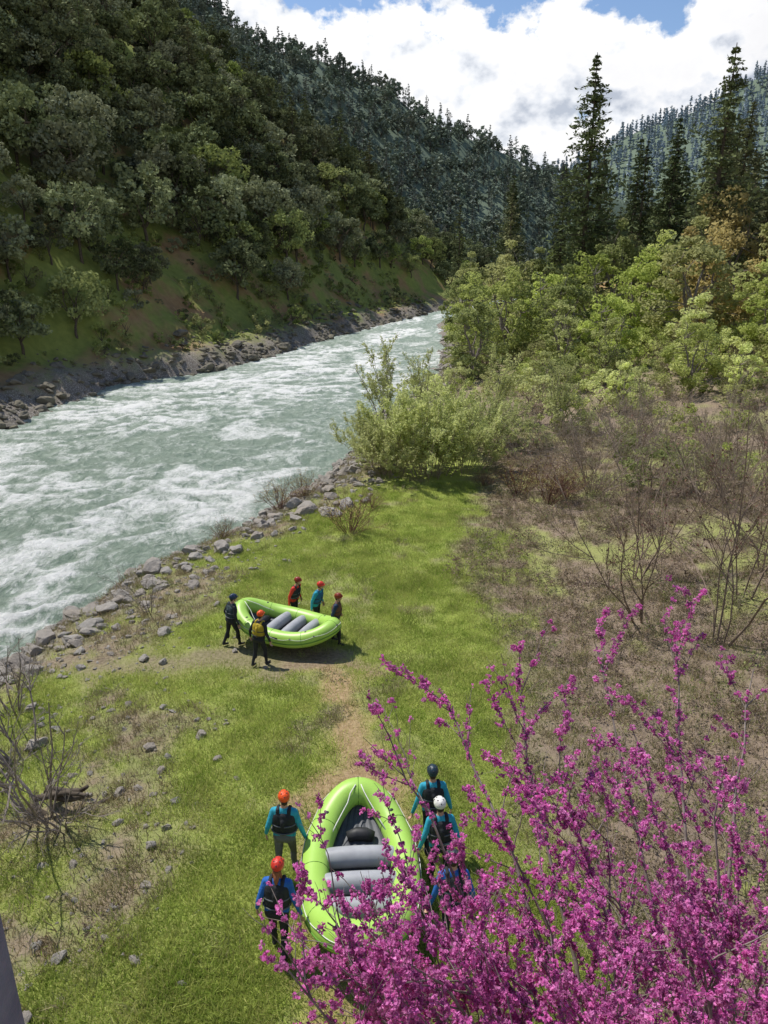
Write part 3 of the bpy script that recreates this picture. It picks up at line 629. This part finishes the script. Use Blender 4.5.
# ------------------------------------------------------------ raft
M_raft=simple('raft_hypalon_green',(.33,.56,.085),(.39,.63,.12),1.5,.42,0,.45)
M_raftd=simple('raft_band',(.10,.25,.03),(.13,.3,.04),3,.5)
M_thw=simple('thwart_grey',(.29,.295,.32),(.38,.39,.41),4,.5)
M_flo=simple('raft_floor',(.07,.075,.085),(.13,.135,.15),4,.6)
M_rope=simple('rope',(.6,.6,.55),(.75,.74,.7),20,.8)
M_blk=simple('black_rubber',(.015,.015,.016),(.035,.035,.038),8,.55)
def raft(loc,rz,pitch=0,roll=0):
    e=empty('inflatable_raft',loc);e.rotation_euler=(pitch,roll,rz)
    L=1.66;W=.78;r=.25
    n=96;a=np.arange(n)*2*np.pi/n;ex=2/2.45
    x=W*np.sign(np.cos(a))*np.abs(np.cos(a))**ex;y=L*np.sign(np.sin(a))*np.abs(np.sin(a))**ex
    Pc=np.stack([x,y],1);Pc=np.concatenate([Pc,Pc[:1]]);s=np.concatenate([[0],np.cumsum(np.linalg.norm(np.diff(Pc,axis=0),axis=1))])
    u=np.linspace(0,s[-1],n,endpoint=False);x=np.interp(u,s,Pc[:,0]);y=np.interp(u,s,Pc[:,1])
    x*=1-.2*np.abs(y/L)**2
    kick=lambda y:.34*np.abs(y/L)**3.2
    P=np.stack([x,y,kick(y)],1)
    for _ in range(3): P=(np.roll(P,1,0)+2*P+np.roll(P,-1,0))/4
    b=B();tube(b,P,r,20,0,closed=True)
    T=np.roll(P,-1,0)-np.roll(P,1,0);T/=np.linalg.norm(T,axis=1,keepdims=True)
    out=np.cross(T,[0,0,1]);out/=np.linalg.norm(out,axis=1,keepdims=True)
    if (out[0]*P[0]).sum()<0: out=-out
    tube(b,P+out*(r-.006)+np.array([0,0,-.03]),.022,8,1,closed=True)
    for k in range(0,n,12):
        q=P[k];t=T[k];upv=np.cross(out[k],t)
        aa=np.linspace(0,2*np.pi,24,endpoint=False)
        ring=q+(np.cos(aa)[:,None]*out[k]+np.sin(aa)[:,None]*upv)*(r+.001)
        tube(b,ring,.006,4,1,closed=True)
    link('tubes',b.mesh('tubes',[M_raft,M_raftd],True),e)
    b=B()
    ids=list(range(0,n,8));rp=[]
    for k in range(n):
        f=(k%8)/8;sag=.05*math.sin(f*math.pi)
        upv=np.array([0,0,1.]);rp.append(P[k]+out[k]*(r*.86+.02)+upv*(r*.55-sag))
    tube(b,np.array(rp),.0075,5,0,closed=True)
    for k in ids:
        c=P[k]+out[k]*(r*.84)+np.array([0,0,r*.54]);sphere(b,c,(.035,.035,.02),1,10,6)
    link('grab_line',b.mesh('grab_line',[M_rope,M_blk],True),e)
    b=B()
    for yy in (-.85,-.27,.31):
        w=W-.12
        aa=np.linspace(-1,1,11);tube(b,np.stack([aa*w,yy+0*aa,.0+.03*(1-aa**2)+kick(yy)],1),.18-.012*np.abs(aa)**4,16,0)
        for sx in(-1,1): 
            tube(b,np.array([[sx*.28,yy-.02,.0+kick(yy)],[sx*.28,yy+.02,.0+kick(yy)]]),.186,18,1,capped=False)
    tube(b,np.array([[-.22,.86,-.02],[-.05,.9,.0],[.12,.88,.0],[.26,.84,-.02]]),[.09,.12,.12,.09],12,1)
    link('thwarts',b.mesh('thwarts',[M_thw,M_blk],True),e)
    b=B();nx,ny=50,40
    gx=np.linspace(-1,1,nx);gy=np.linspace(-1,1,ny)
    V=[]
    for q in gy:
        yv=q*L*.97;wv=max(.05,W*(1-abs(q)**2.45)**(1/2.45))*(1-.2*q*q)
        for p_ in gx: V.append([p_*wv,yv,-.14+kick(yv)*.95+.03*abs(math.sin(p_*math.pi*4.5))])
    F=[(i*nx+j,i*nx+j+1,(i+1)*nx+j+1,(i+1)*nx+j) for i in range(ny-1) for j in range(nx-1)]
    b.add(V,F,0)
    V2=np.array(V)-np.array([0,0,.07]);b.add(V2,[f[::-1] for f in F],0)
    link('floor',b.mesh('floor',[M_flo],True),e)
    b=B()
    for sx in(-1,1):
        for yy in(-1.1,1.1): 
            w=W*(1-abs(yy/L)**2.45)**(1/2.45)*.9
            sphere(b,(sx*w,yy,kick(yy)+r-.005),(.05,.05,.02),0,14,6)
        box(b,(sx*(W+r-.035),.0,.06),(.02,.62,.15),0)
    link('valves',b.mesh('valves',[M_blk],True),e)
    b=B()
    for sx in(-1,1): tube(b,curvepts([sx*.5,.75,.14],[sx*.05,L-.12,kick(L)+r*.93],.02,6,R),.011,5,0)
    link('bow_straps',b.mesh('bow_straps',[M_rope],True),e)
    return e
raft((-.40,9.92,Hs(-.4,10)+.62),rad(3),rad(-2))
raft((-3.12,21.25,Hs(-3.1,21.2)+.60),rad(64),0)
# ------------------------------------------------------------ people
def capsule(b,p,q,r0,r1,n=12):
    p=np.array(p,float);q=np.array(q,float);d=q-p;L=np.linalg.norm(d);d=d/L if L>1e-6 else np.array([0,0,1.])
    s0=[(p-d*r0*math.cos(t),r0*math.sin(t)) for t in (.02,.5,1.0,1.57)]
    s1=[(q+d*r1*math.cos(t),r1*math.sin(t)) for t in (1.57,1.0,.5,.02)]
    S=s0+s1
    U=np.cross(d,[0,1,0] if abs(d[1])<.9 else [1,0,0]);U/=np.linalg.norm(U);W=np.cross(d,U)
    a=np.arange(n)*2*np.pi/n
    V=np.concatenate([c+r*(np.cos(a)[:,None]*U+np.sin(a)[:,None]*W) for c,r in S])
    F=[(i*n+j,i*n+(j+1)%n,(i+1)*n+(j+1)%n,(i+1)*n+j) for i in range(len(S)-1) for j in range(n)]
    F+= [tuple(range(n))[::-1],tuple((len(S)-1)*n+k for k in range(n))]
    b.add(V,F,0)
def remesh(bones,vox,smooth=4):
    b=B()
    for bo in bones: capsule(b,*bo[:4])
    me=b.mesh('tmp',[]);o=link('tmp',me)
    bm=bmesh.new();bm.from_mesh(me);bmesh.ops.recalc_face_normals(bm,faces=bm.faces);bm.to_mesh(me);bm.free()
    md=o.modifiers.new('r','REMESH');md.mode='VOXEL';md.voxel_size=vox
    md=o.modifiers.new('s','SMOOTH');md.iterations=smooth;md.factor=.5
    dg=bpy.context.evaluated_depsgraph_get();dg.update();ev=o.evaluated_get(dg);m2=ev.to_mesh()
    nv=len(m2.vertices);V=np.empty(nv*3,dtype=np.float32);m2.vertices.foreach_get('co',V);V=V.reshape(-1,3).astype(float)
    F=[tuple(p.vertices) for p in m2.polygons]
    ev.to_mesh_clear();bpy.data.objects.remove(o)
    C=np.array([V[list(f)].mean(0) for f in F])
    best=np.full(len(C),1e9);lab=np.zeros(len(C),int)
    for (p,q,r0,r1,l) in bones:
        p=np.array(p);q=np.array(q);d=q-p;t=np.clip(((C-p)@d)/max(d@d,1e-9),0,1)
        dd=np.linalg.norm(C-p-t[:,None]*d,axis=1)-(r0+(r1-r0)*t)
        m=dd<best;best[m]=dd[m];lab[m]=l
    return V,F,lab
def hand(wr,fd,side,curl,palmn):
    wr=np.array(wr,float);fd=np.array(fd,float);fd/=np.linalg.norm(fd);pn=np.array(palmn,float);pn-=fd*pn.dot(fd);pn/=np.linalg.norm(pn)
    ac=np.cross(fd,pn)*side
    bones=[]
    for k in range(4):
        o=(k-1.5)*.02
        bones.append((wr+fd*.005+ac*o*.7,wr+fd*.085+ac*o,.013,.0125,3))
        ln=[.036,.042,.040,.031][k];q=wr+fd*.088+ac*o*1.05;d=fd.copy()
        for s_ in range(3):
            a=curl*(.55+.25*s_);d=d*math.cos(a)+pn*math.sin(a);d/=np.linalg.norm(d)
            q2=q+d*ln*(1-.22*s_);bones.append((q,q2,.0095-.001*s_,.009-.001*s_,3));q=q2
    q=wr+fd*.025+ac*-.032;d=fd*.7-ac*.7+pn*.35;d/=np.linalg.norm(d)
    q2=q+d*.035;bones.append((wr+fd*.02-ac*.018,q,.014,.012,3));bones.append((q,q2,.012,.0105,3));d2=d*.7+fd*.4+pn*.5;d2/=np.linalg.norm(d2);bones.append((q2,q2+d2*.028,.0105,.009,3))
    return bones
_mc={}
def cloth(name,c,rough=.75):
    if (name) in _mc: return _mc[name]
    m=simple(name,tuple(v*.8 for v in c),tuple(min(1,v*1.15) for v in c),7,rough,.5,.3);_mc[name]=m;return m
M_skin=simple('skin',(.42,.24,.16),(.5,.3,.21),10,.55)
M_eye=simple('eye',(.02,.015,.01),(.03,.02,.015),4,.2)
def person(x,y,rz,jacket,pants,vest,helmet,arms='R',stride=.0,lean=.08,hair=(.05,.03,.02),pony=False,h=1.75,accent=None,handz=.80,head=0):
    e=empty('person',(x,y,Hs(x,y)),rz);s=h/1.75;e.scale=(s,s,s)
    ly=lambda z:lean*max(0,z-.9)*1.6
    def T(x,y,z): return np.array([x,y+ly(z),z])
    bones=[]
    hipz=.93
    bones+=[(T(-.085,0,.96),T(-.07,0,1.12),.125,.115,0),(T(.085,0,.96),T(.07,0,1.12),.125,.115,0)]
    bones+=[(T(-.075,0,1.12),T(-.095,0,1.33),.115,.115,0),(T(.075,0,1.12),T(.095,0,1.33),.115,.115,0)]
    bones+=[(T(-.13,0,1.40),T(.13,0,1.40),.082,.082,0),(T(0,0,1.3),T(0,0,1.42),.11,.085,0)]
    bones+=[(T(-.075,-.01,.93),T(.075,-.01,.93),.132,.132,1)]
    bones+=[(T(0,0,1.43),T(0,.015,1.55),.06,.056,2)]
    hc=T(0,.03,1.64)
    ch_,sh_=math.cos(head),math.sin(head)
    def Hd(a,b_,c): return hc+np.array([a*ch_-b_*sh_,a*sh_+b_*ch_,c])
    bones+=[(Hd(0,-.02,.02),Hd(0,.015,.03),.088,.085,2),(Hd(0,.02,-.05),Hd(0,.045,-.075),.06,.042,2),(Hd(0,.085,-.0),Hd(0,.108,-.03),.010,.015,2),
            (Hd(-.084,0,-.01),Hd(-.088,-.005,.02),.014,.018,2),(Hd(.084,0,-.01),Hd(.088,-.005,.02),.014,.018,2),(Hd(-.02,.088,-.062),Hd(.02,.088,-.062),.01,.01,2)]
    hands=[]
    for sd in(-1,1):
        st=stride*sd
        hip=T(.1*sd,0,hipz);kn=np.array([.115*sd,.03+st*.55+.02,.5]);an=np.array([.12*sd,st-.03*(st<0),.09+(.05 if st<-.05 else 0)])
        bones+=[(hip,kn,.098,.062,1),(kn,an+np.array([0,0,.02]),.062,.045,1),(kn-np.array([0,.015,.08]),kn-np.array([0,.02,.2]),.056,.056,1),
                (an,an+np.array([.0,-.03,-.03]),.045,.042,4),(an+np.array([0,-.01,-.04]),an+np.array([.02*sd,.15,-.052+(-.03 if st<-.05 else 0)]),.042,.034,4)]
        shd=T(.185*sd,0,1.405)
        hold=(arms=='B') or (arms=='R' and sd==1) or (arms=='L' and sd==-1)
        if hold: el=T(.285*sd,-.02,1.14);wr=np.array([.37*sd,.07,handz+.09]);fd=np.array([.10*sd,.03,-1.]);cur=.95
        elif arms=='UP' and sd==1: el=T(.36*sd,.08,1.3);wr=T(.30*sd,.28,1.45);fd=np.array([-.3,.5,.6]);cur=.3
        else: el=T(.28*sd,-.07,1.13);wr=T(.34*sd,.05,.90);fd=np.array([.12*sd,.2,-1.]);cur=.35
        bones+=[(shd,el,.066,.05,0),(el,wr,.05,.034,0)]
        hands+=hand(wr,fd,sd,cur,np.array([-sd,.15,0.]) if not hold else np.array([sd*.9,.2,-.1]))
    V,F,lab=remesh(bones,.016,4);V2,F2,lab2=remesh(hands,.0055,2)
    b=B()
    mats=[cloth('jacket_%s'%hash(jacket),jacket),cloth('pants_%s'%hash(pants),pants),M_skin,M_skin,cloth('shoes',(.03,.03,.035))]
    b.v.append(V);b.f+=F;b.m+=lab.tolist();b.n=len(V)
    b.f+=[tuple(i+b.n for i in f) for f in F2];b.v.append(V2);b.m+=lab2.tolist();b.n+=len(V2)
    mats.append(M_eye);mats.append(cloth('hair_%s'%hash(hair),hair))
    for sx in(-1,1): sphere(b,Hd(sx*.032,.088,.01),(.012,.009,.008),5,8,6)
    link('body',b.mesh('body',mats,True),e)
    hb=[(Hd(0,-.035,.0),Hd(0,-.05,-.05),.085,.06,0)]
    if pony: hb+=[(Hd(0,-.09,-.05),Hd(.0,-.14,-.13),.05,.045,0),(Hd(0,-.14,-.13),Hd(0,-.15,-.26),.045,.02,0),(Hd(-.05,-.07,-.06),Hd(-.07,-.08,-.15),.03,.015,0),(Hd(.05,-.07,-.06),Hd(.07,-.08,-.15),.03,.015,0)]
    V,F,lab=remesh(hb,.01,2);b=B();b.add(V,F,0);link('hair',b.mesh('hair',[mats[6]],True),e)
    vb=[(T(-.075,0,1.08),T(-.09,0,1.3),.142,.135,0),(T(.075,0,1.08),T(.09,0,1.3),.142,.135,0),(T(0,0,1.08),T(0,0,1.3),.15,.145,0),
        (T(-.105,.06,1.3),T(-.1,.045,1.44),.05,.045,0),(T(.105,.06,1.3),T(.1,.045,1.44),.05,.045,0),(T(-.1,-.06,1.3),T(-.1,-.045,1.44),.05,.045,0),(T(.1,-.06,1.3),T(.1,-.045,1.44),.05,.045,0),
        (T(-.1,-.045,1.455),T(-.1,.045,1.455),.04,.04,0),(T(.1,-.045,1.455),T(.1,.045,1.455),.04,.04,0),
        (T(-.07,.12,1.12),T(-.07,.12,1.22),.045,.045,1),(T(.07,.12,1.12),T(.07,.12,1.22),.045,.045,1),(T(0,-.125,1.28),T(0,-.125,1.16),.05,.05,0)]
    V,F,lab=remesh(vb,.014,3);b=B();b.v.append(V);b.f+=F;b.m+=lab.tolist();b.n=len(V)
    for zz in(1.06,1.2):
        aa=np.linspace(0,2*np.pi,28,endpoint=False)
        ring=np.stack([np.cos(aa)*.226,np.sin(aa)*.154+ly(zz),zz+0*aa],1);tube(b,ring,.013,6,2,closed=True)
    link('life_vest',b.mesh('vest',[cloth('vest_%s'%hash(vest),vest),cloth('vestp_%s'%hash(accent or vest),accent or vest),M_blk if max(vest)>.1 else cloth('belt',(.12,.13,.14))],True),e)
    b=B();nu,nv=28,12
    def hp(th,ph,ex=0):
        c,s_=math.cos(ph),math.sin(ph)
        return Hd((.106+ex)*math.sin(th)*c,-.006+(.128+ex)*math.sin(th)*s_,.045+(.105+ex)*math.cos(th))
    for ex,fl in((0,0),(-.014,1)):
        V=[]
        for i_ in range(nv+1):
            for j_ in range(nu):
                ph=j_*2*math.pi/nu;side_=abs(math.cos(ph))**3;back=max(0,-math.sin(ph))
                mx=1.68+.5*side_+.35*back;V.append(hp(.001+mx*i_/nv,ph,ex))
        F=[(i_*nu+j_,(i_+1)*nu+j_,(i_+1)*nu+(j_+1)%nu,i_*nu+(j_+1)%nu) for i_ in range(nv) for j_ in range(nu)]
        b.add(V,F if not fl else [f[::-1] for f in F],0)
    rim=[]
    for j_ in range(nu):
        ph=j_*2*math.pi/nu;side_=abs(math.cos(ph))**3;back=max(0,-math.sin(ph));rim.append(hp(1.68+.5*side_+.35*back,ph,-.004))
    tube(b,np.array(rim),.009,6,1,closed=True)
    vis=[];
    for k in range(9):
        ph=math.pi/2+(k-4)*.2;vis.append(hp(1.62,ph,.012))
    tube(b,np.array(vis),.012,6,0)
    for (th,ph) in [(.55,.5),(.55,2.6),(.55,-.6),(.55,-2.5),(.95,1.57),(.95,-1.57),(1.0,.3),(1.0,2.84)]:
        c=hp(th,ph,.0);sphere(b,c,(.016,.012,.006),1,8,5)
    for sx in(-1,1): tube(b,np.array([Hd(sx*.09,.01,-.01),Hd(sx*.075,.03,-.07),Hd(0,.045,-.118)]),.006,4,1)
    link('helmet',b.mesh('helmet',[cloth('helmet_%s'%hash(helmet),helmet,.3),M_blk],True),e)
    return e
TEAL=(.03,.33,.46);BLUE=(.02,.12,.42);BLK=(.022,.025,.03);GREY=(.14,.145,.15);ORG=(.80,.10,.02);RED=(.62,.045,.03);WHT=(.75,.75,.72);NAVY=(.02,.04,.09)
person(-1.76,10.55,rad(-4),TEAL,GREY,BLK,ORG,'R',.16,.06,handz=.72,head=.3)
person(-1.66,8.85,rad(-6),BLUE,BLK,BLK,RED,'R',-.18,.14,hair=(.26,.10,.045),pony=True,h=1.7,handz=.74)
person(.90,11.1,rad(5),TEAL,BLK,BLK,(.02,.04,.06),'L',.15,.1,handz=.74)
person(.98,10.2,rad(8),TEAL,BLK,BLK,WHT,'L',-.15,.12,handz=.74)
person(1.08,8.9,rad(5),BLUE,BLK,BLK,(.03,.04,.05),'L',.15,.12,handz=.74)
person(-4.85,21.1,rad(-50),BLK,BLK,(.03,.05,.06),NAVY,'R',.2,.10,head=-.3)
person(-3.75,19.75,rad(-28),BLK,BLK,(.45,.33,.03),ORG,'R',.16,.12)
person(-3.05,22.75,rad(-118),RED,BLK,BLK,(.25,.03,.02),'R',.1,.15)
person(-2.25,22.25,rad(-118),TEAL,BLK,(.02,.12,.25),RED,'R',.12,.15)
person(-1.52,21.2,rad(-100),NAVY,BLK,(.14,.07,.04),(.25,.04,.02),'L',.12,.05)
# ------------------------------------------------------------ bridge railing
M_steel=simple('painted_steel',(.10,.12,.16),(.16,.18,.22),14,.45,.2)
M_conc=simple('deck_concrete',(.28,.27,.25),(.4,.38,.36),5,.9,.4)
rl=empty('bridge_railing')
b=B();box(b,(-.798,1.06,8.97),(.1,.1,1.0));box(b,(-3,1.06,8.97),(.1,.1,1.0))
link('post',b.mesh('post',[M_steel]),rl)
b=B()
for z in(9.44,9.2,8.96): tube(b,np.array([[-.851,1.06,z],[-3.5,1.06,z],[-6,1.06,z]]),.022,10)
link('rails',b.mesh('rails',[M_steel],True),rl)
b=B();box(b,(-1,-.6,8.55),(12,3.1,.3));link('bridge_deck',b.mesh('deck',[M_conc]))
# ------------------------------------------------------------ sky
sd=Vector((-.46,.40,.95)).normalized()
elev=math.asin(sd.z);az=math.atan2(sd.x,sd.y)
w=bpy.data.worlds.new('World');scene.world=w;w.use_nodes=True;nt=w.node_tree
bg=nt.nodes['Background'];bg.inputs[1].default_value=.15
sky=N(nt,'ShaderNodeTexSky');sky.sky_type='NISHITA';sky.sun_disc=False;sky.sun_elevation=elev;sky.sun_rotation=az;sky.air_density=1.0;sky.dust_density=.4;sky.ozone_density=2
tc=N(nt,'ShaderNodeTexCoord').outputs['Generated']
mp=N(nt,'ShaderNodeMapping');nt.links.new(tc,mp.inputs[0]);mp.inputs['Location'].default_value=(3.1,.4,.2);mp.inputs['Scale'].default_value=(1,1,1.35)
def cn(off,det):
    a=N(nt,'ShaderNodeVectorMath');a.operation='ADD';nt.links.new(mp.outputs[0],a.inputs[0]);a.inputs[1].default_value=off
    big=noise(nt,3.2,2,.5,a.outputs[0]);fine=noise(nt,9.5,det,.6,a.outputs[0])
    return mth(nt,'ADD',mth(nt,'MULTIPLY',big,.5),mth(nt,'MULTIPLY',fine,.5))
c0=cn((0,0,0),7);c1=cn((-.012,0,.035),4)
sx=N(nt,'ShaderNodeSeparateXYZ');nt.links.new(tc,sx.inputs[0])
bias=N(nt,'ShaderNodeMapRange');nt.links.new(sx.outputs[2],bias.inputs[0])
for k,v in zip((1,2,3,4),(.19,.50,.16,-.09)): bias.inputs[k].default_value=v
den=mth(nt,'ADD',c0,bias.outputs[0])
mask=ramp(nt,den,[(.530,(0,0,0)),(.560,(1,1,1))])
sh=mth(nt,'ADD',mth(nt,'MULTIPLY',mth(nt,'SUBTRACT',c0,c1),8.5),.66,True)
thick=ramp(nt,den,[(.56,(1,1,1)),(.74,(.88,.88,.90))])
cc=ramp(nt,sh,[(.05,(.50,.55,.64)),(.45,(.84,.87,.92)),(.72,(1,1,1))])
cc=mixc(nt,1.0,cc,thick,'MULTIPLY')
cc=mixc(nt,1.0,cc,(7.2,7.2,7.2),'MULTIPLY')
skyc=mixc(nt,1.0,sky.outputs[0],(.72,.76,.84),'MULTIPLY')
nt.links.new(mixc(nt,mask,skyc,cc),bg.inputs[0])
sl=bpy.data.lights.new('sun','SUN');sl.energy=5.0;sl.angle=rad(.53);sl.color=(1,.955,.88)
so=link('sun',sl);so.rotation_euler=sd.to_track_quat('Z','Y').to_euler();so.location=(0,0,60)
cam=bpy.data.cameras.new('camera');co=link('camera',cam);co.location=(0,0,10.5);co.rotation_euler=(rad(90-19.4),0,0)
cam.sensor_fit='VERTICAL';cam.sensor_height=36;cam.lens=26.2;cam.clip_end=6000;cam.clip_start=.05
scene.camera=co
scene.view_settings.view_transform='Standard';scene.view_settings.look='None';scene.view_settings.exposure=0
